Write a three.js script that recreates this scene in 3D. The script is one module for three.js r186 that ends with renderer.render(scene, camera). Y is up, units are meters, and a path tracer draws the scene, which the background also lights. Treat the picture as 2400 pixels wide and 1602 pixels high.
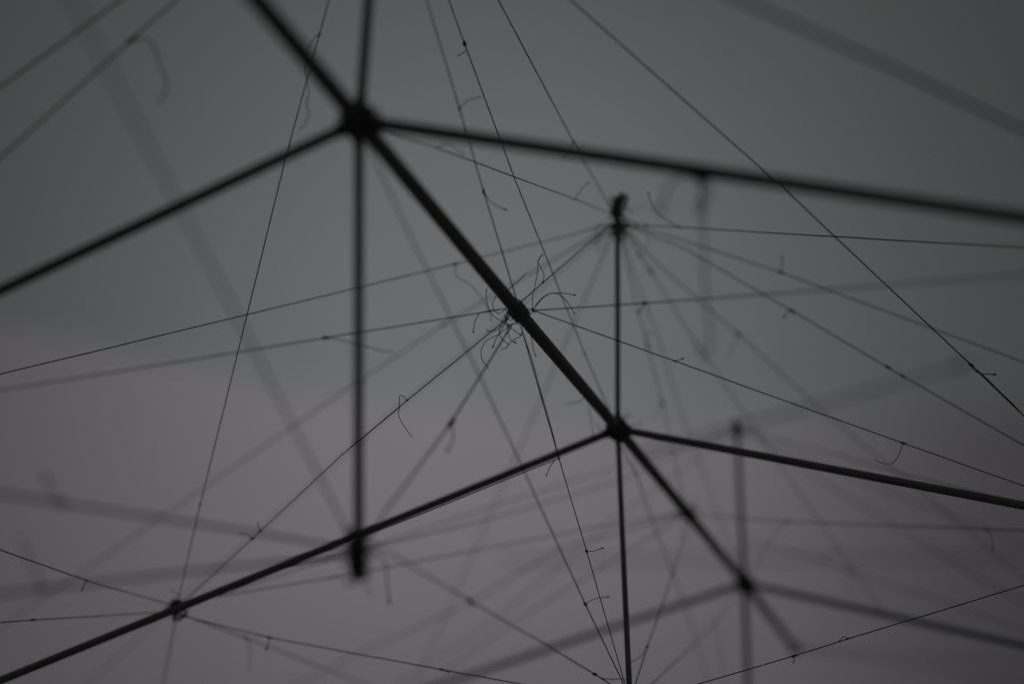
import * as THREE from 'three';
import { mergeGeometries } from 'three/addons/utils/BufferGeometryUtils.js';
import { ImprovedNoise } from 'three/addons/math/ImprovedNoise.js';

// ───────────────────────── camera, sky, sun, exposure ─────────────────────────
const scene = new THREE.Scene();
const FP = 3333;                                   // focal length in pixels of the 2400-pixel-wide photograph
const Z0 = 0.7;                                    // metres from the lens to the front joint
const FOCUS = 0.745;                               // inverse depth (front joint = 1) that is sharp
const camera = new THREE.PerspectiveCamera(2 * Math.atan(801 / FP) * 180 / Math.PI, 2400 / 1602, 0.02, 4000);
camera.position.set(0, 1.55, 0);
camera.rotation.order = 'YXZ';
camera.rotation.set(THREE.MathUtils.degToRad(27), 0, 0);
camera.updateMatrixWorld(true);
camera.focus = Z0 / FOCUS;
camera.userData.fStop = 2.0;
scene.add(camera);

// a direction or a point seen at photo position (x, y); iz is the inverse depth in units of the front joint
const dirAt = (x, y) => new THREE.Vector3((x - 1200) / FP, -(y - 801) / FP, -1).normalize().applyQuaternion(camera.quaternion);
function at(x, y, iz) {
  const z = Z0 / iz;
  return new THREE.Vector3((x - 1200) / FP * z, -(y - 801) / FP * z, -z).applyQuaternion(camera.quaternion).add(camera.position);
}
const vignetteSunDir = dirAt(1115, 835);                   // centre of the vignette painted into the sky; the sun is set there too

const noise3 = new ImprovedNoise();
function fbm(x, y, z, n) { let a = 0.5, s = 0; for (let i = 0; i < n; i++) { s += a * noise3.noise(x, y, z); x *= 2.03; y *= 2.03; z *= 2.03; a *= 0.5; } return s; }
const smooth = (a, b, x) => { const t = Math.min(1, Math.max(0, (x - a) / (b - a))); return t * t * (3 - 2 * t); };
{
  // overcast dusk sky: thick even cloud, lens vignette painted in as a brighter middle, the rim of a lower cloud bank
  const W = 2048, H = 1024, data = new Float32Array(W * H * 4);
  const azel = d => [Math.atan2(d.x, -d.z), Math.asin(d.y)];
  const [a0, e0] = azel(dirAt(0, 768)), [a1, e1] = azel(dirAt(1300, 965));
  const rim = az => e0 + (e1 - e0) * Math.sin((az - a0)) / Math.sin(a1 - a0);
  const d = new THREE.Vector3();
  for (let j = 0; j < H; j++) for (let i = 0; i < W; i++) {
    const phi = ((i + 0.5) / W - 0.5) * 2 * Math.PI, el = ((j + 0.5) / H - 0.5) * Math.PI;
    d.set(Math.cos(el) * Math.cos(phi), Math.sin(el), Math.cos(el) * Math.sin(phi));
    const th = d.angleTo(vignetteSunDir), az = Math.atan2(d.x, -d.z);
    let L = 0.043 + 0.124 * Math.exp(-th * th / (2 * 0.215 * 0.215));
    const n = fbm(d.x * 3.1 + 4, d.y * 3.1, d.z * 3.1, 4);
    L *= 1 + 0.10 * n;
    const soft = 0.008 + 0.026 * smooth(a0, a1, az);
    const low = 1 - smooth(-soft, soft, el - rim(az) + 0.012 * fbm(d.x * 5, d.y * 5, d.z * 5 + 9, 3));
    L *= 0.915 + 0.21 * low * (1 - 0.4 * smooth(a0, a1, az));
    L *= 1 - 0.30 * smooth(0.17, 0.36, az) * (1 - smooth(0.9, 1.6, az)) * low;      // a heavier bank low on the right
    const k = (j * W + i) * 4;
    data[k] = L * (0.95 + 0.07 * low); data[k + 1] = L * (1.0 - 0.03 * low); data[k + 2] = L * (1.015 + 0.02 * low); data[k + 3] = 1;
  }
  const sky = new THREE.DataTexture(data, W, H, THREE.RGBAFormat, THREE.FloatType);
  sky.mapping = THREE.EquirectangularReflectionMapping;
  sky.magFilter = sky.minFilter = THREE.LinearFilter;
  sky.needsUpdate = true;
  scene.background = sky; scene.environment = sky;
}
const sun = new THREE.DirectionalLight(0xfff4e6, 0.5);
sun.position.copy(camera.position).addScaledVector(vignetteSunDir, 12);
sun.target.position.copy(camera.position).addScaledVector(vignetteSunDir, 1);
sun.castShadow = true; sun.shadow.radius = 30;
sun.shadow.camera.left = sun.shadow.camera.bottom = -2; sun.shadow.camera.right = sun.shadow.camera.top = 2;
sun.shadow.camera.near = 0.5; sun.shadow.camera.far = 20; sun.shadow.mapSize.set(2048, 2048);
scene.add(sun, sun.target);

const renderer = new THREE.WebGLRenderer({ antialias: true });
renderer.toneMapping = THREE.LinearToneMapping;
renderer.toneMappingExposure = 1;
renderer.shadowMap.enabled = true;

// ───────────────────────── helpers ─────────────────────────
let seed = 20417;
const rnd = () => { seed = (seed + 0x6D2B79F5) | 0; let t = Math.imul(seed ^ (seed >>> 15), 1 | seed); t = (t + Math.imul(t ^ (t >>> 7), 61 | t)) ^ t; return ((t ^ (t >>> 14)) >>> 0) / 4294967296; };
const sym = () => rnd() * 2 - 1;
const V = (x, y, z) => new THREE.Vector3(x, y, z);
const randDir = () => { const v = V(sym(), sym(), sym()); return v.lengthSq() < 1e-3 ? V(0, 1, 0) : v.normalize(); };

function texture(n, fn) {
  const d = new Uint8Array(n * n * 4);
  for (let j = 0; j < n; j++) for (let i = 0; i < n; i++) { const v = fn(i / n, j / n), k = (j * n + i) * 4; d[k] = d[k + 1] = d[k + 2] = Math.max(0, Math.min(255, v * 255)); d[k + 3] = 255; }
  const t = new THREE.DataTexture(d, n, n); t.wrapS = t.wrapT = THREE.RepeatWrapping; t.magFilter = t.minFilter = THREE.LinearFilter; t.needsUpdate = true; return t;
}
const tau = Math.PI * 2;
// rods: fine lengthwise grain; cords: slanting lay of the twist. u runs once round the tube, v in metres
const per = (u, k) => [Math.cos(u * tau) * k, Math.sin(u * tau) * k];
const rodBump = texture(256, (u, v) => { const [a, b] = per(u, 3), [c, e] = per(v, 0.35); return 0.55 + 0.6 * fbm(a, b, c + e, 4) + 0.25 * fbm(a * 4, b * 4, c * 6 + 3 * e, 3); });
const rodTone = texture(256, (u, v) => { const [a, b] = per(u, 1.6), [c, e] = per(v, 0.9); return 0.72 + 0.5 * fbm(a + 7, b + c, e, 4); });
const cordBump = texture(64, (u, v) => 0.5 + 0.5 * Math.sin((u + v) * tau * 2));
rodBump.repeat.set(1, 9); rodTone.repeat.set(1, 5); cordBump.repeat.set(1, 420);
const rodMat = new THREE.MeshStandardMaterial({ color: new THREE.Color().setRGB(0.24, 0.255, 0.245), roughness: 0.5, map: rodTone, bumpMap: rodBump, bumpScale: 0.0002 });
const cordMat = (r, g, b) => new THREE.MeshStandardMaterial({ color: new THREE.Color().setRGB(r, g, b), roughness: 0.85, bumpMap: cordBump, bumpScale: 0.00015 });
const charcoal = cordMat(0.12, 0.114, 0.124), olive = cordMat(0.115, 0.15, 0.082), slate = cordMat(0.24, 0.33, 0.35), tuftMat = cordMat(0.2, 0.25, 0.13), hubMat = cordMat(0.16, 0.165, 0.17);

// tube of radius r (number or f(0..1)) through points, closed with rounded ends
function tube(pts, r, sides = 6, cap = true) {
  const n = pts.length, pos = [], nor = [], uv = [], idx = [];
  const tan = pts.map((p, i) => pts[Math.min(n - 1, i + 1)].clone().sub(pts[Math.max(0, i - 1)]).normalize());
  let N = Math.abs(tan[0].y) < 0.9 ? V(0, 1, 0) : V(1, 0, 0);
  N.addScaledVector(tan[0], -N.dot(tan[0])).normalize();
  let len = 0; const q = new THREE.Quaternion(), rings = [];
  const rad = typeof r === 'function' ? r : () => r;
  for (let i = 0; i < n; i++) {
    if (i) { q.setFromUnitVectors(tan[i - 1], tan[i]); N.applyQuaternion(q); N.addScaledVector(tan[i], -N.dot(tan[i])).normalize(); len += pts[i].distanceTo(pts[i - 1]); }
    rings.push([pts[i], tan[i].clone(), N.clone(), rad(i / (n - 1)), len, 0]);
  }
  if (cap) {
    const lo = rings[0], hi = rings[n - 1], pre = [], post = [];
    for (const [f, k] of [[1, 0.02], [0.75, 0.66], [0.3, 0.95]]) {
      pre.push([lo[0].clone().addScaledVector(lo[1], -lo[3] * f * 0.7), lo[1], lo[2], lo[3] * k, lo[4] - lo[3] * f, -f]);
      post.unshift([hi[0].clone().addScaledVector(hi[1], hi[3] * f * 0.7), hi[1], hi[2], hi[3] * k, hi[4] + hi[3] * f, f]);
    }
    rings.unshift(...pre); rings.push(...post);
  }
  const B = V(0, 0, 0), o = V(0, 0, 0);
  for (const [p, t, nn, rr, l, tilt] of rings) {
    B.crossVectors(t, nn);
    for (let s = 0; s <= sides; s++) {
      const a = s / sides * tau; o.copy(nn).multiplyScalar(Math.cos(a)).addScaledVector(B, Math.sin(a));
      pos.push(p.x + o.x * rr, p.y + o.y * rr, p.z + o.z * rr);
      o.addScaledVector(t, tilt * 1.6).normalize(); nor.push(o.x, o.y, o.z); uv.push(s / sides, l);
    }
  }
  for (let i = 0; i < rings.length - 1; i++) for (let s = 0; s < sides; s++) { const a = i * (sides + 1) + s, b = a + sides + 1; idx.push(a, a + 1, b, b, a + 1, b + 1); }
  const g = new THREE.BufferGeometry();
  g.setAttribute('position', new THREE.Float32BufferAttribute(pos, 3)); g.setAttribute('normal', new THREE.Float32BufferAttribute(nor, 3)); g.setAttribute('uv', new THREE.Float32BufferAttribute(uv, 2)); g.setIndex(idx);
  return g;
}
const spline = (pts, per_ = 6) => pts.length < 2 ? pts : new THREE.CatmullRomCurve3(pts, false, 'centripetal').getPoints(Math.max(2, (pts.length - 1) * per_));
// an overhand knot pulled tight: a trefoil drawn out along the cord
function knotGeo(c, axis, s, r) {
  const z = axis.clone().normalize(), x = Math.abs(z.y) < 0.9 ? V(0, 1, 0).cross(z).normalize() : V(1, 0, 0).cross(z).normalize(), y = z.clone().cross(x), a0 = rnd() * tau, P = [];
  const fl = 0.7 + 0.4 * rnd(), el = 1.0 + 0.9 * rnd();
  for (let i = 0; i <= 34; i++) {
    const t = i / 34 * tau + a0, u = Math.sin(t) + 2 * Math.sin(2 * t), v = Math.cos(t) - 2 * Math.cos(2 * t), w = -Math.sin(3 * t);
    P.push(c.clone().addScaledVector(z, u * s * el).addScaledVector(x, v * s * 0.72 * fl).addScaledVector(y, w * s * 0.9));
  }
  return tube(P, r, 5, false);
}
const counts = {};
function numbered(name) { const k = counts[name] = (counts[name] ?? -1) + 1; return k ? `${name}_${String(k).padStart(3, '0')}` : name; }
function thing(name, base, label, category, group) {
  const o = new THREE.Group(); o.name = numbered(name); o.position.copy(base); o.userData = { label, category };
  if (group) o.userData.group = group;
  scene.add(o); return o;
}
// geometry given in world space becomes a mesh under parent; home is the world place of the thing
function part(name, geos, mat, parent, home) {
  const g = Array.isArray(geos) ? (geos.length > 1 ? mergeGeometries(geos) : geos[0]) : geos;
  g.translate(-home.x, -home.y, -home.z);
  const m = new THREE.Mesh(g, mat); m.name = name; m.castShadow = m.receiveShadow = true; parent.add(m); return m;
}

// ───────────────────────── ground (below the picture) ─────────────────────────
{
  const t = texture(256, (u, v) => { const [a, b] = per(u, 1.2), [c, e] = per(v, 1.2); return 0.6 + 0.5 * fbm(a + c, b - c, e + 3, 5); });
  t.repeat.set(600, 600);
  const g = new THREE.Mesh(new THREE.PlaneGeometry(3000, 3000), new THREE.MeshStandardMaterial({ color: new THREE.Color().setRGB(0.16, 0.155, 0.15), roughness: 0.95, map: t }));
  g.rotation.x = -Math.PI / 2; g.name = 'ground'; g.userData = { kind: 'structure', label: 'flat grey paved ground below the hanging frame' }; g.receiveShadow = true;
  scene.add(g);
}

// ───────────────────────── the frame: rods ─────────────────────────
const J = {                                          // joints and tips: photo place and inverse depth
  A: [842, 284, 1], M: [1213, 728, 0.778], B: [1448, 1005, 0.644], M2: [1609, 1199, 0.548], C: [1745, 1366, 0.466], E: [1868, 1524, 0.392],
  D: [840, 1338, 1.0], T: [1447, 476, 0.62], U: [1727, 996, 0.455], Q: [1477, 1655, 0.735], L: [412, 1425, 0.655], R: [1638, 404, 1.055],
};
const W3 = Object.fromEntries(Object.entries(J).map(([k, v]) => [k, at(...v)]));
const rods = {};
function rod(key, a, b, mm, label, via) {
  const p = at(...a), q = at(...b), n = 40, pts = [], side = randDir(), L = p.distanceTo(q);
  side.addScaledVector(q.clone().sub(p).normalize(), -side.dot(q.clone().sub(p).normalize())).normalize();
  const ph = rnd() * 9;
  for (let i = 0; i <= n; i++) { const t = i / n; pts.push(p.clone().lerp(q, t).addScaledVector(side, Math.sin(t * Math.PI) * L * 0.0006)); }
  if (via) pts.splice(0, n + 1, ...new THREE.CatmullRomCurve3([p, ...via.map(v => at(...v)), q], false, 'centripetal').getPoints(90));
  const r = mm / 2000, home = p.clone().lerp(q, 0.5);
  const t = thing('black_rod', home, label, 'rod', 'black rods of the frame');
  part('shaft', tube(pts, u => r * (1 + 0.012 * noise3.noise(u * 14, ph, 0)), 20), rodMat, t, home);
  rods[key] = { p, q, r, dir: q.clone().sub(p).normalize() };
}
rod('spine', [480, -147, 1.21], J.E, 8.5, 'thickest black rod running diagonally through all three joints from top left', [J.A, J.M, J.B, J.C]);
rod('Aleft', J.A, [-270, 808, 0.93], 5.9, 'black rod from the blurred front joint down to the left edge');
rod('Aright', J.A, [2650, 547, 1.12], 6.6, 'long blurred black rod from the front joint across to the right edge');
rod('Aup', J.A, [874, -130, 1.02], 5.0, 'short blurred black rod rising from the front joint to the top edge');
rod('Adown', [841, 284, 1], J.D, 4.9, 'blurred upright black rod hanging from the front joint, its lashed tip free');
rod('Bleft', J.B, [-180, 1667, 0.705], 5.7, 'black rod from the middle joint down to the bottom left corner');
rod('Bright', J.B, [2610, 1224, 0.78], 5.7, 'sharp black rod from the middle joint out to the right edge');
rod('Bup', J.B, J.T, 4.0, 'thin upright black rod above the middle joint, tuft of cord ends on top');
rod('Bdown', J.B, [1478, 1668, 0.735], 4.0, 'thin black rod below the middle joint running off the bottom edge');
rod('Cleft', J.C, [700, 1714, 0.43], 6.4, 'grey blurred rod from the rear joint down to the bottom edge');
rod('Cright', J.C, [2620, 1562, 0.53], 6.4, 'grey blurred rod from the rear joint to the lower right edge');
rod('Cup', J.C, J.U, 5.6, 'blurred upright rod above the rear joint crossing behind a sharp black rod');
rod('Cdown', J.C, [1757, 1720, 0.47], 6.0, 'blurred upright rod below the rear joint leaving the bottom edge');
rod('far', [1500, 1062, 0.30], [2286, 846, 0.26], 5.2, 'faint wide blurred far rod ending in mid air at right');
rod('far2', [1180, 1314, 0.19], [2560, 1301, 0.19], 6.0, 'very faint level far rod behind the rear joint');

// ───────────────────────── lashings at the joints ─────────────────────────
function coil(c, axis, rodR, r, turns, pitch) {       // a cord wound tightly round a rod, centred on c
  const z = axis.clone().normalize(), x = Math.abs(z.y) < 0.9 ? V(0, 1, 0).cross(z).normalize() : V(1, 0, 0).cross(z).normalize(), y = z.clone().cross(x), P = [], n = Math.ceil(turns * 16), a0 = rnd() * tau;
  for (let i = 0; i <= n; i++) { const a = i / 16 * tau + a0, k = (i / n - 0.5) * turns * pitch + Math.sin(a * 0.37 + a0) * pitch * 0.8, R = rodR + r * (0.8 + 0.35 * Math.abs(Math.sin(a * 0.23 + a0)));
    P.push(c.clone().addScaledVector(z, k).addScaledVector(x, Math.cos(a) * R).addScaledVector(y, Math.sin(a) * R)); }
  return tube(P, r, 5);
}
function loops(c, R, r, n, sq, axis) {                // turns of cord crossing over a joint in every direction
  const out = [], z = axis.clone().normalize();
  for (let k = 0; k < n; k++) {
    const nrm = randDir(), x = randDir().cross(nrm).normalize(), y = nrm.clone().cross(x), P = [], e = 0.8 + 0.3 * rnd(), R1 = R * (0.78 + 0.3 * rnd()), p1 = rnd() * 9;
    for (let i = 0; i <= 26; i++) { const a = i / 26 * tau * 1.02, w = 1 + 0.09 * Math.sin(2 * a + p1) + 0.05 * Math.sin(3 * a + p1 * 2);
      const v = V(0, 0, 0).addScaledVector(x, Math.cos(a) * R1 * w).addScaledVector(y, Math.sin(a) * R1 * e * w).addScaledVector(nrm, R * 0.12 * Math.sin(a * 2 + p1));
      v.addScaledVector(z, v.dot(z) * (sq - 1)); P.push(c.clone().add(v)); }
    out.push(tube(P, r, 5));
  }
  return out;
}
function core(c, R, sq, axis) {                        // the packed inner turns
  const g = new THREE.IcosahedronGeometry(1, 4), p = g.attributes.position, z = axis.clone().normalize(), v = V(0, 0, 0);
  for (let i = 0; i < p.count; i++) { v.fromBufferAttribute(p, i); const k = R * (1 + 0.16 * noise3.noise(v.x * 2.3 + c.x * 50, v.y * 2.3, v.z * 2.3)); v.multiplyScalar(k); v.addScaledVector(z, v.dot(z) * (sq - 1)); p.setXYZ(i, c.x + v.x, c.y + v.y, c.z + v.z); }
  g.computeVertexNormals();
  const n = p.count, idx = []; for (let i = 0; i < n; i++) idx.push(i); g.setIndex(idx);
  return g;
}
// a loose end drawn through photo places; depth starts at iz and drifts by dz over its length
function looseEnd(list, iz, dz, r, mat, parent, home, knob = true, s = 1) {
  const P = list.map(([x, y], i) => at(x, y, iz + dz * i / (list.length - 1)));
  const c = spline(P, 7), e = part('loose_end', tube(c, r, 6), mat, parent, home);
  if (knob) {
    const n = c.length, d = c[n - 1].clone().sub(c[n - 3]).normalize();
    if (rnd() < 0.6) part('end_knot', knotGeo(c[n - 1], d, r * (0.75 + 0.35 * rnd()) * s, r * 0.9), mat, e, home);
    else {                                             // an unlaid, splayed end
      const g = [];
      for (let k = 0; k < 4; k++) { const w = randDir().multiplyScalar(0.55), t = r * (5 + 5 * rnd()); g.push(tube(spline([c[n - 2], c[n - 1], c[n - 1].clone().addScaledVector(d.clone().add(w.multiplyScalar(0.5)), t * 0.5), c[n - 1].clone().addScaledVector(d.clone().addScaledVector(w, 2.2), t)], 3), r * 0.5, 4)); }
      part('frayed_tip', g, mat, e, home);
    }
  }
  return e;
}
function lashing(c, label, mat, build, ends = []) {
  const t = thing('cord_lashing', c, label, 'lashing', 'cord lashings on the rods');
  part('winding', build(), mat, t, c);
  for (const [list, iz, dz, r, knob] of ends) looseEnd(list, iz, dz, r ?? 0.0003, mat, t, c, knob ?? true);
  return t;
}
const spineDir = rods.spine.dir;
const hub = (k, R, r, n, arms, sq = 1.25) => () => {
  const c = W3[k], g = [core(c, R * 0.82, sq, spineDir), ...loops(c, R, r, n, sq, spineDir)];
  for (const a of arms) { const rd = rods[a], away = rd.q.distanceTo(c) > rd.p.distanceTo(c) ? rd.dir : rd.dir.clone().negate(); g.push(coil(c.clone().addScaledVector(away, R * 1.05), rd.dir, rd.r, r, 5, r * 2.1)); }
  return g;
};
lashing(W3.A, 'large blurred cord lashing binding the rods at the front joint', hubMat, hub('A', 0.0088, 0.0005, 30, ['Aleft', 'Aright', 'Aup', 'Adown'], 1.35), []);
lashing(W3.B, 'black cord lashing binding the rods at the middle joint', hubMat, hub('B', 0.0087, 0.00045, 30, ['Bleft', 'Bright', 'Bup', 'Bdown'], 1.25), [
  [[[1466, 994], [1474, 996], [1486, 995], [1500, 992]], 0.636, -0.012], [[[1462, 990], [1468, 980], [1469, 970]], 0.63, -0.02],
  [[[1458, 985], [1463, 975], [1480, 973]], 0.63, -0.03, 0.00028], [[[1412, 1012], [1404, 1004], [1400, 996]], 0.65, 0.01, 0.0003],
  [[[1376, 926], [1364, 936], [1350, 943], [1332, 945]], 0.672, 0.004, 0.00026], [[[1380, 950], [1384, 975], [1388, 1000], [1390, 1030], [1392, 1040]], 0.66, 0.0, 0.00026, false]]);
lashing(W3.C, 'blurred cord lashing binding the rods at the rear joint', charcoal, hub('C', 0.0095, 0.0005, 24, ['Cleft', 'Cright', 'Cup', 'Cdown'], 1.3), []);
// the tie in the middle of the spine, with its curled ends
const z4 = l => l.map(([x, y]) => [1050 + x / 5.8725, 570 + y / 5.8725]);
const Mend = 0.00027;
lashing(W3.M, 'blue-grey cord tie round the thick rod bristling with curled loose ends', slate, () => {
  const rd = rods.spine, g = [], c0 = W3.M;
  g.push(coil(c0, rd.dir, rd.r, 0.00042, 14, 0.00082), coil(c0.clone().addScaledVector(rd.dir, 0.004), rd.dir, rd.r + 0.0003, 0.0004, 7, 0.0012));
  for (let k = 0; k < 7; k++) {                        // slanting turns that cross the even ones
    const P = [], z = rd.dir, x = V(0, 1, 0).cross(z).normalize(), y = z.clone().cross(x), s = sym() * 0.006, a0 = rnd() * tau;
    for (let i = 0; i <= 28; i++) { const a = i / 28 * tau + a0, R = rd.r + 0.0011 + 0.0003 * Math.sin(3 * a + k); P.push(c0.clone().addScaledVector(z, s * Math.sin(a + k) + sym() * 0.00012 + (k - 3) * 0.0012).addScaledVector(x, Math.cos(a) * R).addScaledVector(y, Math.sin(a) * R)); }
    g.push(tube(P, 0.00038, 5));
  }
  g.push(knotGeo(at(1250, 727, 0.775), rd.dir, 0.0005, 0.0004), tube([at(1228, 720, 0.776), at(1240, 724, 0.776), at(1250, 727, 0.775)], 0.0003, 6), knotGeo(at(1192, 732, 0.79), rd.dir, 0.0005, 0.0004));
  return g;
}, [
  [z4([[800, 690], [835, 640], [900, 575], [980, 505], [1050, 440]]), 0.766, 0.002, Mend],
  [z4([[850, 1130], [760, 1080], [640, 1010], [570, 920], [525, 740], [530, 640]]), 0.779, -0.012, Mend],
  [z4([[810, 900], [740, 945], [680, 960], [625, 900], [620, 800], [680, 705]]), 0.779, -0.012, Mend, false],
  [z4([[810, 895], [640, 915], [520, 935], [430, 970], [370, 1080], [350, 1215]]), 0.779, -0.012, Mend],
  [z4([[840, 960], [800, 1050], [720, 1160], [640, 1200], [560, 1205]]), 0.779, -0.012, Mend],
  [z4([[850, 980], [780, 1120], [680, 1280], [650, 1340], [620, 1420]]), 0.779, -0.012, Mend],
  [z4([[815, 960], [740, 1080], [705, 1220], [740, 1310], [830, 1390]]), 0.779, -0.012, Mend, false],
  [z4([[960, 1080], [830, 1150], [700, 1250], [520, 1350], [455, 1480], [465, 1580], [500, 1650], [530, 1675]]), 0.779, -0.012, Mend],
  [z4([[830, 930], [795, 1040], [820, 1180], [860, 1320], [925, 1365]]), 0.779, -0.012, Mend],
  [z4([[1010, 1130], [1020, 1200], [1000, 1275], [880, 1340], [800, 1440], [760, 1450]]), 0.779, -0.012, Mend],
  [z4([[780, 980], [800, 1100], [840, 1150], [900, 1190], [1000, 1258]]), 0.779, -0.012, Mend],
  [z4([[975, 1070], [880, 1110], [840, 1115], [825, 1160]]), 0.779, -0.012, Mend, false],
  [z4([[940, 1048], [890, 1058], [840, 1050], [800, 1020]]), 0.779, -0.012, Mend, false],
  [z4([[1130, 1250], [1150, 1300], [1165, 1400], [1190, 1505]]), 0.765, 0.002, Mend],
  [z4([[1170, 920], [1250, 795], [1370, 700], [1480, 683], [1600, 688], [1745, 710]]), 0.775, -0.012, Mend],
  [z4([[1175, 915], [1275, 785], [1390, 697], [1510, 695], [1620, 780], [1680, 860], [1715, 925]]), 0.776, -0.012, Mend],
  [z4([[1165, 920], [1167, 700], [1205, 550], [1232, 380], [1242, 250], [1270, 190]]), 0.775, -0.012, Mend],
  [z4([[1165, 915], [1150, 965], [1128, 975]]), 0.776, -0.012, Mend],
]);
// tufts and ties elsewhere
function tuft(c, axis, rodR, len, R, r, nLoops, up) {  // windings along a rod end with loops standing off
  const g = [coil(c, axis, rodR, r, len / (r * 2.2), r * 2.2), coil(c.clone().addScaledVector(axis, len * 0.12), axis, rodR + r * 1.6, r, len * 0.7 / (r * 2.4), r * 2.4)];
  for (let k = 0; k < nLoops; k++) {
    const o = c.clone().addScaledVector(axis, sym() * len * 0.5), n = randDir(), s = R * (0.7 + 0.7 * rnd()), a = n.clone().multiplyScalar(s).addScaledVector(axis, up * s * rnd()), b = randDir().multiplyScalar(s * 0.5);
    g.push(tube(spline([o, o.clone().addScaledVector(a, 0.6).add(b), o.clone().add(a), o.clone().addScaledVector(a, 0.5).sub(b), o.clone().addScaledVector(axis, r * 3)], 6), r, 5));
  }
  return g;
}
const upB = rods.Bup.dir;
lashing(W3.T, 'dark green tuft of knotted cord on the upright rod tip', tuftMat, () => [
  ...tuft(at(1447, 497, 0.62), upB, rods.Bup.r, 0.024, 0.0072, 0.00032, 30, 0.5), ...tuft(at(1448, 534, 0.62), upB, rods.Bup.r, 0.006, 0.0085, 0.0003, 22, -0.4), ...loops(at(1446, 490, 0.62), 0.0036, 0.0003, 8, 1.8, upB), ...loops(at(1461, 474, 0.615), 0.0040, 0.0003, 6, 1.5, upB), ...loops(at(1436, 500, 0.62), 0.0030, 0.0003, 4, 1.2, upB), ...loops(at(1470, 529, 0.62), 0.0022, 0.0004, 6, 0.7, upB), ...loops(at(1447, 532, 0.622), 0.0044, 0.00035, 8, 0.35, upB)], [
  [[[1425, 532], [1412, 545], [1402, 560], [1398, 572]], 0.62, -0.02, 0.0003], [[[1430, 540], [1418, 560], [1417, 585]], 0.61, -0.03, 0.0003],
  [[[1470, 535], [1505, 540], [1522, 555], [1518, 572], [1508, 580]], 0.61, -0.04, 0.0003], [[[1468, 500], [1490, 490], [1512, 482], [1540, 490]], 0.6, -0.1, 0.0003],
  [[[1480, 545], [1490, 560], [1492, 575], [1497, 598]], 0.6, -0.06, 0.0003], [[[1422, 530], [1395, 530], [1385, 538]], 0.62, -0.05, 0.0003],
  [[[1440, 500], [1428, 478], [1432, 462]], 0.62, 0.0, 0.0003], [[[1452, 486], [1462, 466], [1474, 458], [1470, 478]], 0.62, -0.01, 0.0003, false], [[[1456, 500], [1472, 488], [1480, 500]], 0.62, 0.01, 0.0003],
  [[[1436, 530], [1420, 522], [1404, 526], [1396, 545]], 0.62, 0.02, 0.00032], [[[1458, 534], [1476, 526], [1492, 532]], 0.62, 0.01, 0.0004], [[[1440, 536], [1424, 550], [1410, 556], [1402, 580]], 0.62, 0.0, 0.00032], [[[1456, 536], [1466, 552], [1462, 574]], 0.62, -0.01, 0.00028]]);
lashing(W3.D, 'thick blurred lashing round the free tip of the hanging rod', charcoal, () => [
  ...tuft(at(839, 1300, 1), rods.Adown.dir, rods.Adown.r, 0.022, 0.0072, 0.0005, 30, -0.3), ...loops(at(836, 1284, 1), 0.0042, 0.0004, 6, 1.4, rods.Adown.dir), ...loops(at(838, 1322, 1), 0.0036, 0.0004, 7, 1.6, rods.Adown.dir)], [
  [[[860, 1290], [890, 1300], [905, 1330], [908, 1370], [912, 1410]], 0.98, -0.1, 0.0004], [[[858, 1320], [868, 1345], [855, 1370], [870, 1390]], 0.98, -0.05, 0.0003]]);
lashing(W3.L, 'cord lashing on the rod at lower left where many cords meet', charcoal, () => {
  const d = rods.Bleft.dir, g = [coil(W3.L, d, rods.Bleft.r, 0.00042, 13, 0.0009), coil(W3.L, d, rods.Bleft.r + 0.0006, 0.00042, 8, 0.001), ...loops(at(414, 1420, 0.655), 0.0050, 0.0004, 14, 0.9, d), ...loops(at(420, 1441, 0.655), 0.0036, 0.00032, 5, 1.7, d), ...tuft(W3.L, d, rods.Bleft.r, 0.008, 0.007, 0.00025, 8, 0)];
  return g;
}, [[[[417, 1415], [419, 1400], [415, 1391], [403, 1384]], 0.655, 0.01], [[[420, 1412], [426, 1405], [432, 1403]], 0.65, 0.0], [[[405, 1440], [420, 1450], [432, 1446], [438, 1436]], 0.66, 0.01, 0.0003, false]]);
lashing(W3.M2, 'blurred cord tie on the thick rod between middle and rear joints', olive, () => [
  coil(W3.M2, spineDir, rods.spine.r, 0.00045, 16, 0.0011), ...tuft(W3.M2, spineDir, rods.spine.r, 0.012, 0.010, 0.0003, 18, 0)], [
  [[[1598, 1215], [1585, 1210], [1575, 1200]], 0.55, 0.02, 0.0003], [[[1606, 1225], [1602, 1245], [1608, 1262]], 0.54, 0.0, 0.0003], [[[1612, 1228], [1622, 1250], [1626, 1275]], 0.53, -0.02, 0.0003]]);
lashing(W3.U, 'blurred knot of cord on the tip of the rear upright rod', olive, () => [
  ...tuft(at(1728, 1005, 0.455), rods.Cup.dir, rods.Cup.r, 0.02, 0.004, 0.0005, 8, 0.5), ...loops(at(1727, 1008, 0.455), 0.0046, 0.0005, 14, 1.8, rods.Cup.dir), core(at(1727, 1008, 0.455), 0.0036, 2.4, rods.Cup.dir)], []);
lashing(W3.E, 'faint blurred lashing on the far lower end of the thick rod', charcoal, () => [
  coil(at(1862, 1517, 0.396), spineDir, rods.spine.r, 0.0005, 14, 0.0011), ...loops(at(1864, 1519, 0.394), 0.0075, 0.0005, 10, 1.2, spineDir)], []);
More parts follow.
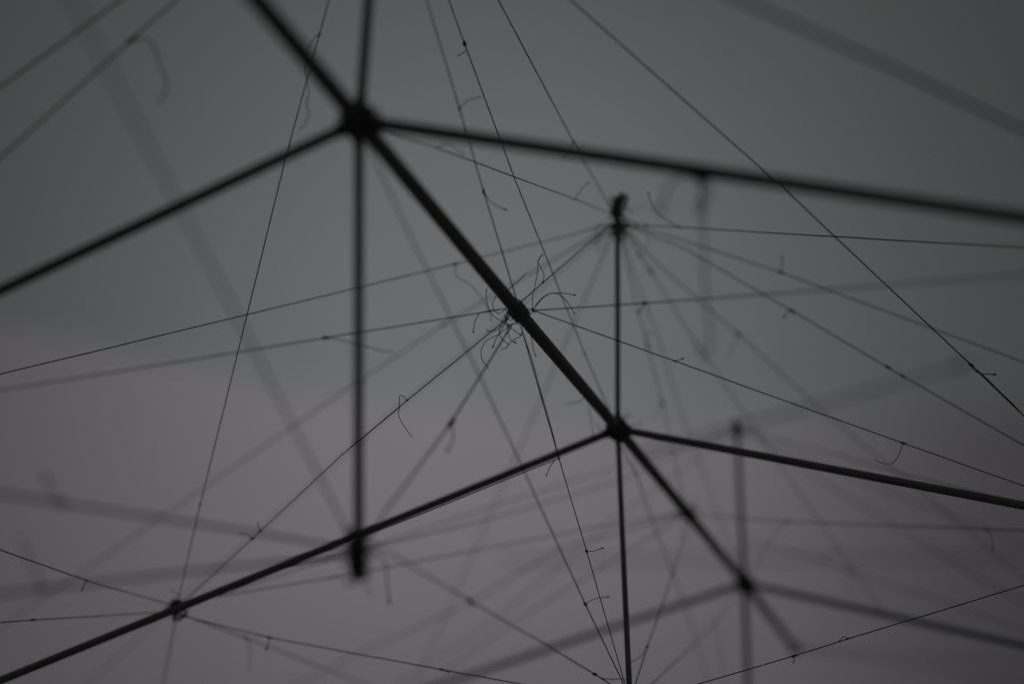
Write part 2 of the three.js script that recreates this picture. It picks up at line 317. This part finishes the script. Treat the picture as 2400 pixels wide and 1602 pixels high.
lashing(W3.R, 'blurred tie under the front right rod with long dangling ends', charcoal, () => [
  coil(at(1642, 406, 1.055), rods.Aright.dir, rods.Aright.r, 0.0004, 8, 0.001), ...loops(at(1640, 410, 1.055), 0.0030, 0.0003, 3, 1.2, rods.Aright.dir)], [
  [[[1640, 414], [1646, 480], [1650, 560], [1652, 640], [1656, 713], [1665, 775], [1664, 815], [1652, 838], [1640, 818]], 1.055, 0.03, 0.0005],
  [[[1646, 412], [1660, 432], [1668, 455], [1655, 478], [1650, 486]], 1.055, 0.02, 0.0006], [[[1634, 408], [1600, 412], [1570, 432], [1556, 470], [1548, 492]], 1.05, 0.06, 0.0006], [[[1640, 415], [1648, 445], [1640, 470]], 1.06, 0.0, 0.0006]]);
lashing(at(2240, 859, 0.262), 'dim blurred lashing at the tip of the far rod at right', charcoal, () => [
  coil(at(2250, 856, 0.262), rods.far.dir, rods.far.r, 0.0009, 14, 0.002), ...loops(at(2246, 858, 0.262), 0.007, 0.0007, 5, 1.5, rods.far.dir)], []);

// ───────────────────────── the net: cords ─────────────────────────
// pts: [x, y, iz] at both ends, [x, y] between (depth runs straight from end to end);  knots: [x, y, tail places..., ]
function cord(label, mat, d, pts, knots = [], dbl) {
  const s = [0]; for (let i = 1; i < pts.length; i++) s.push(s[i - 1] + Math.hypot(pts[i][0] - pts[i - 1][0], pts[i][1] - pts[i - 1][1]));
  const known = pts.map((p, i) => p.length > 2 ? i : -1).filter(i => i >= 0);
  const izAt = t => { let k = 0; while (k < known.length - 2 && s[known[k + 1]] < t) k++; const a = known[k], b = known[k + 1], f = (t - s[a]) / (s[b] - s[a]); return pts[a][2] + (pts[b][2] - pts[a][2]) * f; };
  const P = pts.map((p, i) => at(p[0], p[1], izAt(s[i])));
  const home = P[0].clone(), r = d / 2000, line = [];
  const t = thing('net_cord', home, label, 'cord', 'thin cords strung between the rods');
  const ph = rnd() * 99; let acc = 0;
  for (let i = 0; i < P.length - 1; i++) {
    const L = P[i].distanceTo(P[i + 1]), n = Math.max(3, Math.ceil(L / 0.008));
    for (let k = i ? 1 : 0; k <= n; k++) {
      const u = k / n, q = P[i].clone().lerp(P[i + 1], u), w = Math.sin(u * Math.PI);
      q.y -= w * L * 0.0008; const l = (acc + u * L) * 26;
      q.x += w * 0.00016 * noise3.noise(l, ph, 0); q.y += w * 0.00016 * noise3.noise(l, ph, 5);
      line.push(q);
    }
    acc += L;
  }
  part('strand', tube(line, u => r * (1 + 0.10 * noise3.noise(u * acc * 160, ph, 2)), 7), mat, t, home);
  if (dbl) {                                           // the cord runs double between two of its places
    const [a, b, off] = dbl, A = at(a[0], a[1], a[2]), B = at(b[0], b[1], b[2]), C = [];
    for (let k = 0; k <= 24; k++) { const u = k / 24, q = A.clone().lerp(B, u); q.addScaledVector(V(1, 0.25, 0.3).normalize(), off * Math.sin(u * Math.PI) * (1 + 0.3 * Math.sin(u * 9))); C.push(q); }
    part('strand', tube(C, r * 0.8, 6), mat, t, home);
  }
  for (const k of knots) {
    // nearest place on the cord gives the knot its depth
    let best = 1e9, bi = 0, bu = 0;
    for (let i = 0; i < pts.length - 1; i++) { const dx = pts[i + 1][0] - pts[i][0], dy = pts[i + 1][1] - pts[i][1], u = Math.min(1, Math.max(0, ((k.at[0] - pts[i][0]) * dx + (k.at[1] - pts[i][1]) * dy) / (dx * dx + dy * dy))), e = Math.hypot(pts[i][0] + u * dx - k.at[0], pts[i][1] + u * dy - k.at[1]); if (e < best) { best = e; bi = i; bu = u; } }
    const iz = izAt(s[bi] + bu * (s[bi + 1] - s[bi])), c = at(pts[bi][0] + bu * (pts[bi + 1][0] - pts[bi][0]), pts[bi][1] + bu * (pts[bi + 1][1] - pts[bi][1]), iz), ax = P[bi + 1].clone().sub(P[bi]);
    const kr = r * (k.s ?? 1) * (0.72 + 0.34 * rnd());
    part('knot', [knotGeo(c, ax, kr * 0.95, kr * 0.85), knotGeo(c.clone().addScaledVector(ax.clone().normalize(), kr * 2), ax, kr * 0.7, kr * 0.8)], mat, t, home);
    for (const tail of k.tails ?? []) looseEnd([[0, 0], ...tail].map((p, i) => i ? p : [pts[bi][0] + bu * (pts[bi + 1][0] - pts[bi][0]), pts[bi][1] + bu * (pts[bi + 1][1] - pts[bi][1])]), iz, k.dz ?? 0.006, Math.min(r * 0.72, 0.00045), mat, t, home, k.knob ?? true, k.ks ?? 1);
  }
  return t;
}
const K = (x, y, ...tails) => ({ at: [x, y], tails });
const Kd = (o, x, y, ...tails) => ({ at: [x, y], tails, ...o });

// from the tuft on the upright rod
cord('cord from the tuft to the left edge, above the thick rod tie', olive, 0.8, [[1446, 522, 0.62], [1068, 618], [-260, 938, 0.79]], [Kd({ s: 1.2 }, 1068, 618, [[1068, 628], [1067, 642], [1076, 652], [1100, 665], [1124, 691], [1144, 725], [1152, 752]])]);
cord('short cord between the tuft and the tie on the thick rod', olive, 0.72, [[1436, 524, 0.625], [1372, 575], [1272, 662], [1216, 712, 0.772]], [Kd({ dz: -0.02, knob: false }, 1372, 575, [[1383, 566], [1397, 570], [1405, 549], [1422, 532]]), Kd({ s: 1.3 }, 1273, 662, [[1275, 643], [1266, 624], [1261, 612], [1266, 603]])]);
cord('cord rising from the tuft to the top edge, crossing the long blurred rod', olive, 0.82, [[1441, 505, 0.62], [1345, 333], [1168, 0], [1075, -175, 0.83]], [K(1345, 333, [[1338, 346], [1335, 358], [1322, 366]])]);
cord('cord from the tuft up left behind the front joint', olive, 0.75, [[1440, 503, 0.62], [1349, 467], [1027, 347], [862, 296, 0.93]], [K(1349, 467, [[1355, 455], [1365, 440], [1379, 428]]), Kd({ s: 1.2, dz: 0.03 }, 1027, 347, [[1042, 338], [1062, 343], [1085, 360]])]);
cord('cord from the tuft nearly level to the right edge', olive, 0.85, [[1452, 508, 0.62], [1508, 528], [1592, 532], [2400, 580], [2650, 595, 0.9]], [Kd({ s: 1.3, dz: 0.02 }, 1592, 532, [[1572, 521], [1546, 502], [1528, 477], [1520, 452]]), Kd({ s: 1.5 }, 1515, 528)]);
cord('upper of two blurred cords sloping right from the tuft, short upright end', olive, 0.9, [[1455, 518, 0.61], [1600, 562], [1831, 638], [2400, 848], [2610, 925, 0.68]], [Kd({ s: 1.3 }, 1831, 638, [[1833, 622], [1834, 602]])]);
cord('lower of two blurred cords sloping right from the tuft, twice knotted', olive, 0.9, [[1455, 522, 0.61], [1600, 579], [1857, 728], [2105, 874], [2400, 1043], [2590, 1150, 0.72]], [Kd({ s: 1.4 }, 1857, 728, [[1845, 732], [1838, 743]]), Kd({ s: 1.3 }, 2082, 860), Kd({ s: 1.2 }, 2116, 881)]);
cord('faint cord from the tuft steeply down to the right corner', olive, 0.95, [[1453, 528, 0.6], [1550, 626], [1732, 783], [1930, 965], [2252, 1226], [2620, 1545, 0.50]], [Kd({ s: 1.5 }, 1732, 783, [[1726, 795], [1718, 810], [1712, 826]]), Kd({ s: 1.3 }, 2230, 1208)]);
cord('faint cord from the tuft straight down to the lower tie, leftmost', olive, 0.85, [[1450, 530, 0.6], [1488, 698], [1553, 943], [1606, 1190, 0.549]], [Kd({ s: 1.5 }, 1519, 812, [[1520, 780]]), Kd({ s: 1.6 }, 1553, 943, [[1545, 955], [1541, 972]])]);
cord('faint cord from the tuft down to the rear joint', olive, 0.85, [[1451, 530, 0.59], [1494, 662], [1550, 812], [1589, 943], [1735, 1350, 0.47]], [Kd({ s: 1.6 }, 1550, 812), Kd({ s: 1.3 }, 1516, 722)]);
cord('faint cord from the tuft onto the grey rear right rod', olive, 0.95, [[1452, 528, 0.59], [1525, 634], [1617, 782], [2075, 1441, 0.493]], [Kd({ s: 1.5 }, 1525, 634), Kd({ s: 1.4 }, 1500, 598)]);
cord('blurred cord from the tuft across to the lower left edge', olive, 1.0, [[1440, 524, 0.61], [1040, 760], [840, 893], [480, 1140], [0, 1470], [-210, 1614, 0.48]], [Kd({ s: 1.3 }, 1042, 758)]);
cord('blurred cord from the tuft to the bottom, left of the lower cords', charcoal, 1.0, [[1443, 532, 0.59], [1202, 1085], [1018, 1500], [950, 1650, 0.44]], [Kd({ s: 1.4 }, 1205, 1078)]);
cord('faint cord from the tuft running just behind the lower left cord', olive, 0.9, [[1441, 524, 0.59], [1175, 755], [912, 972], [250, 1560], [180, 1622, 0.46]], []);
// from the tie on the thick rod
cord('cord from the thick rod tie down left to the lower left lashing', charcoal, 0.72, [[1194, 742, 0.785], [955, 937], [800, 1066], [608, 1246], [418, 1420, 0.655]], [Kd({ s: 1.05, dz: 0.01 }, 955, 937, [[938, 926], [936, 956], [934, 970], [940, 987], [960, 1017]]), Kd({ s: 1.2 }, 609, 1243, [[607, 1234], [603, 1226]]), Kd({ s: 1.2 }, 588, 1257, [[580, 1251], [566, 1249]])], [[955, 937, 0.744], [800, 1066, 0.722], 0.0009]);
cord('blurred cord from the thick rod tie level to the left edge', charcoal, 0.78, [[1190, 722, 0.785], [1050, 745], [763, 791], [0, 914], [-260, 956, 0.94]], [Kd({ s: 1.5, dz: 0.02, knob: false }, 763, 791, [[790, 795], [830, 805], [870, 815], [895, 822], [922, 824]])]);
cord('cord from the thick rod tie to the right edge, blurring as it nears', charcoal, 0.85, [[1250, 727, 0.775], [1511, 710], [2400, 643], [2650, 622, 1.1]], [Kd({ s: 1.2 }, 1511, 710, [[1505, 720], [1496, 732]])]);
cord('sharp cord from the thick rod tie down to the right edge, hooked end', charcoal, 0.74, [[1250, 727, 0.775], [1583, 846], [2118, 1038], [2400, 1138], [2600, 1210, 0.765]], [Kd({ s: 1.15 }, 1583, 846, [[1591, 843], [1600, 840]]), Kd({ s: 1.1 }, 2118, 1038, [[2112, 1055], [2102, 1075], [2090, 1086], [2072, 1085], [2057, 1080]])]);
cord('cord from the thick rod tie up to the top edge, two curved ends', charcoal, 0.76, [[1214, 712, 0.772], [1134, 450], [1077, 255], [1000, 0], [950, -165, 0.87]], [K(1134, 450, [[1148, 470], [1165, 482], [1185, 491]]), K(1077, 255, [[1087, 243], [1100, 233], [1118, 228]])]);
cord('double cord from the thick rod tie down to the bottom rod', charcoal, 0.68, [[1221, 765, 0.78], [1310, 1073], [1375, 1291], [1462, 1592], [1478, 1650, 0.735]], [K(1310, 1073, [[1299, 1080], [1290, 1092], [1285, 1102], [1281, 1112]]), Kd({ s: 1.1 }, 1375, 1291, [[1390, 1291], [1402, 1287], [1412, 1284]])], [[1221, 765, 0.78], [1310, 1073, 0.765], 0.0009]);
cord('slack thin cord lying along the middle joint left rod', olive, 0.55, [[1310, 1074, 0.765], [1200, 1118], [1000, 1199], [820, 1268, 0.7]], []);
cord('blurred cord from the thick rod tie down to the hanging rod tip', charcoal, 1.1, [[1200, 760, 0.79], [1056, 992], [905, 1195], [845, 1292, 1.0]], [Kd({ s: 1.5, dz: 0.03 }, 1056, 990, [[1062, 1015], [1060, 1035], [1047, 1056]])]);
// upper right and top
cord('sharp cord from the middle joint up to the top edge, hooked near top', charcoal, 0.76, [[1438, 984, 0.644], [1370, 827], [1297, 643], [1205, 415], [1089, 103], [1052, 0], [995, -160, 0.82]], [Kd({ s: 1.2 }, 1089, 103, [[1093, 117], [1083, 125], [1075, 130]]), Kd({ s: 1.2 }, 1371, 829)]);
cord('long sharp diagonal cord across the upper right with frayed end', charcoal, 0.9, [[1235, -92, 0.86], [1338, 0], [1832, 436], [2277, 855], [2400, 974], [2570, 1140, 0.72]], [Kd({ s: 1.1, ks: 1.5 }, 2277, 855, [[2283, 866], [2296, 874], [2310, 876], [2332, 877]])], [[2277, 855, 0.744], [2400, 974, 0.735], 0.0008]);
cord('long sharp cord from top edge to lower left lashing, wavy end', charcoal, 0.74, [[805, -135, 0.83], [771, 0], [748, 81], [673, 354], [579, 735], [469, 1180], [414, 1418, 0.655]], [Kd({ s: 1.2, dz: 0.03, knob: false }, 748, 81, [[736, 88], [727, 105], [718, 135], [714, 165], [721, 200], [723, 220], [718, 245], [724, 265], [715, 288], [702, 304]]), Kd({ s: 1.1 }, 469, 1180)]);
cord('blurred knotless cord across the top left corner', olive, 1.15, [[450, -122, 0.93], [282, 0], [0, 204], [-210, 356, 0.91]], []);
cord('blurred cord in the top left with a long drooping end', olive, 1.1, [[540, -118, 0.93], [412, 0], [308, 93], [0, 369], [-200, 548, 0.94]], [Kd({ s: 1.2, dz: 0.02, knob: false }, 308, 93, [[328, 89], [348, 95], [362, 115], [374, 152], [387, 185], [390, 205], [382, 225], [373, 243]])]);
cord('broad blurred near cord across the top right corner', charcoal, 1.9, [[1560, -82, 1.24], [1753, 7], [2111, 167], [2400, 305], [2620, 412, 1.08]], []);
cord('very faint broad near cord from top left to the hanging tip', charcoal, 1.05, [[95, -140, 1.42], [545, 722], [838, 1290, 1.0]], []);
// from the front joint and the hanging rod down
cord('cord from the front joint down to the bottom rod, sharpening downward', charcoal, 0.8, [[858, 330, 1.0], [950, 530], [1127, 886], [1209, 1062], [1372, 1415], [1458, 1594], [1480, 1650, 0.735]], [Kd({ s: 1.1 }, 1372, 1415, [[1382, 1408], [1396, 1402], [1410, 1400], [1425, 1398]])]);
cord('cord from the hanging rod tip down to the bottom rod', charcoal, 0.85, [[858, 1262, 1.0], [1097, 1404], [1287, 1514], [1394, 1579], [1478, 1632, 0.74]], [Kd({ s: 1.6 }, 1100, 1407, [[1106, 1418]]), Kd({ s: 1.3 }, 1394, 1579, [[1410, 1588], [1430, 1591], [1459, 1590]])]);
cord('upper blurred near cord from the left edge to the hanging tip', charcoal, 1.6, [[-260, 1118, 1.18], [0, 1156], [140, 1178], [500, 1232], [825, 1285, 1.0]], [Kd({ s: 1.1, dz: 0.02 }, 140, 1178, [[128, 1160], [118, 1140], [107, 1116]])]);
cord('lower blurred near cord from the left edge to the hanging tip', charcoal, 1.6, [[-260, 1418, 1.18], [0, 1391], [98, 1379], [500, 1332], [825, 1300, 1.0]], [Kd({ s: 1.1, dz: 0.02 }, 98, 1379, [[86, 1350], [70, 1312], [53, 1272]])]);
// from the lower left lashing
cord('cord from the lower left lashing up to the left edge', charcoal, 0.85, [[405, 1418, 0.655], [203, 1360], [0, 1288], [-160, 1232, 0.77]], [Kd({ s: 1.1 }, 203, 1360, [[197, 1370], [191, 1381]])]);
cord('short level cord from the lower left lashing to the left edge', charcoal, 0.8, [[405, 1432, 0.655], [78, 1452], [0, 1458], [-160, 1469, 0.74]], [Kd({ s: 1.4 }, 78, 1452)]);
cord('cord from the lower left lashing right along the bottom, knotted twice', charcoal, 0.85, [[416, 1440, 0.655], [630, 1493], [1035, 1568], [1220, 1602], [1478, 1652, 0.735]], [Kd({ s: 1.3 }, 630, 1493, [[629, 1506], [624, 1520]]), Kd({ s: 1.2 }, 1035, 1567, [[1050, 1574]])]);
cord('blurred cord sinking right from the lower left lashing, hanging end', charcoal, 1.0, [[416, 1436, 0.655], [575, 1493], [800, 1581], [1010, 1665, 0.5]], [Kd({ s: 1.4, dz: -0.02 }, 575, 1493, [[586, 1515], [586, 1540], [583, 1566]])]);
cord('blurred cord straight down from the lower left lashing', charcoal, 1.0, [[414, 1436, 0.65], [382, 1602], [362, 1700, 0.52]], []);
cord('blurred cord from the lower left lashing up to the lower tie', olive, 0.9, [[420, 1422, 0.65], [478, 1402], [776, 1353], [1093, 1293], [1379, 1238], [1600, 1200, 0.549]], [Kd({ s: 1.3 }, 776, 1353), Kd({ s: 1.3 }, 792, 1350)]);
// behind, bottom right
cord('sharp cord from the bottom edge up to the lower right edge', charcoal, 0.78, [[1478, 1652, 0.735], [1637, 1602], [1862, 1536], [1985, 1497], [2400, 1371], [2590, 1313, 0.745]], [Kd({ s: 1.15, knob: false }, 1862, 1536, [[1862, 1545], [1859, 1553]]), Kd({ s: 1.1, knob: false }, 1988, 1496, [[1981, 1491], [1974, 1494], [1966, 1503]])]);
cord('blurred cord from the lower tie nearly level to the right edge', olive, 0.95, [[1618, 1204, 0.548], [1740, 1214], [1848, 1222], [2318, 1239], [2400, 1243], [2610, 1252, 0.68]], [Kd({ s: 1.4, dz: -0.03 }, 1848, 1222, [[1832, 1233], [1815, 1250], [1798, 1275], [1785, 1300], [1772, 1325]]), Kd({ s: 1.2 }, 2312, 1239, [[2320, 1249], [2325, 1262], [2327, 1280]])]);
cord('blurred cord from the rear upright rod sloping to the right edge', olive, 1.1, [[1742, 1262, 0.46], [1838, 1286], [1927, 1312], [1992, 1338], [2213, 1409], [2400, 1474], [2620, 1556, 0.53]], [Kd({ s: 1.5, dz: -0.03 }, 1927, 1312, [[1942, 1298], [1966, 1292]]), Kd({ s: 1.4 }, 1992, 1338, [[1994, 1362], [1990, 1382]])]);
cord('faint cord from the rear upright tip to the right, lower', olive, 1.15, [[1729, 1003, 0.455], [1958, 1146], [2145, 1259], [2281, 1347], [2400, 1412], [2620, 1550, 0.50]], [Kd({ s: 1.5 }, 1960, 1147), Kd({ s: 1.4 }, 2350, 1385)]);
cord('faint cord from the rear upright tip to the right, upper', olive, 1.25, [[1729, 1003, 0.455], [2076, 1147], [2252, 1215], [2400, 1275], [2630, 1370, 0.46]], [Kd({ s: 1.6 }, 2080, 1149)]);
cord('faint cord from the rear upright tip along the sharp right rod', charcoal, 1.0, [[1729, 1000, 0.455], [2090, 1102], [2400, 1181], [2600, 1221, 0.77]], []);
cord('blurred cord from the lower tie down to the bottom rod', olive, 0.85, [[1607, 1212, 0.548], [1598, 1272], [1577, 1343], [1544, 1441], [1517, 1515], [1490, 1600], [1481, 1640, 0.73]], [Kd({ s: 1.6 }, 1576, 1345), Kd({ s: 1.2, knob: false }, 1517, 1515, [[1508, 1530], [1494, 1543], [1478, 1552]])]);
cord('blurred cord from the middle joint down to the bottom edge', olive, 0.9, [[1455, 1045, 0.63], [1490, 1108], [1535, 1235], [1573, 1329], [1625, 1475], [1668, 1620], [1690, 1690, 0.46]], [Kd({ s: 1.4 }, 1490, 1107)]);
cord('blurred cord from the rear joint down left to the bottom rod', olive, 0.9, [[1735, 1378, 0.466], [1674, 1463], [1530, 1600], [1481, 1648, 0.72]], [Kd({ s: 1.5, dz: -0.04 }, 1674, 1463, [[1684, 1500], [1692, 1550], [1700, 1612]])]);
cord('faint cord from the rear upright tip down to the middle left rod', olive, 0.95, [[1725, 1003, 0.455], [1447, 1128], [1123, 1222], [640, 1336, 0.672]], []);
cord('faint cord from the rear upright tip to the lower left lashing', olive, 0.85, [[1725, 1006, 0.455], [1250, 1155], [425, 1421, 0.655]], []);
cord('faint cord from the lower tie to the bottom, right of the grey rod', olive, 1.0, [[1600, 1208, 0.548], [1447, 1306], [1208, 1453], [1055, 1562], [930, 1650, 0.46]], []);
cord('faintest cord sloping from the rear upright tip to the bottom', charcoal, 1.1, [[1724, 1008, 0.455], [1447, 1211], [1175, 1439], [970, 1579], [850, 1665, 0.42]], []);
cord('faint cord from the lower tie far down to the bottom left', charcoal, 1.1, [[1600, 1204, 0.548], [1310, 1286], [1106, 1408], [861, 1521], [560, 1668, 0.44]], []);
cord('faint near level cord from the far thick rod end to the right', charcoal, 1.5, [[1868, 1514, 0.392], [1965, 1520], [2400, 1548], [2640, 1564, 0.36]], []);
cord('lower faint cord from the far thick rod end to the right', charcoal, 1.5, [[1870, 1520, 0.392], [1995, 1536], [2400, 1596], [2640, 1632, 0.36]], []);

renderer.render(scene, camera);
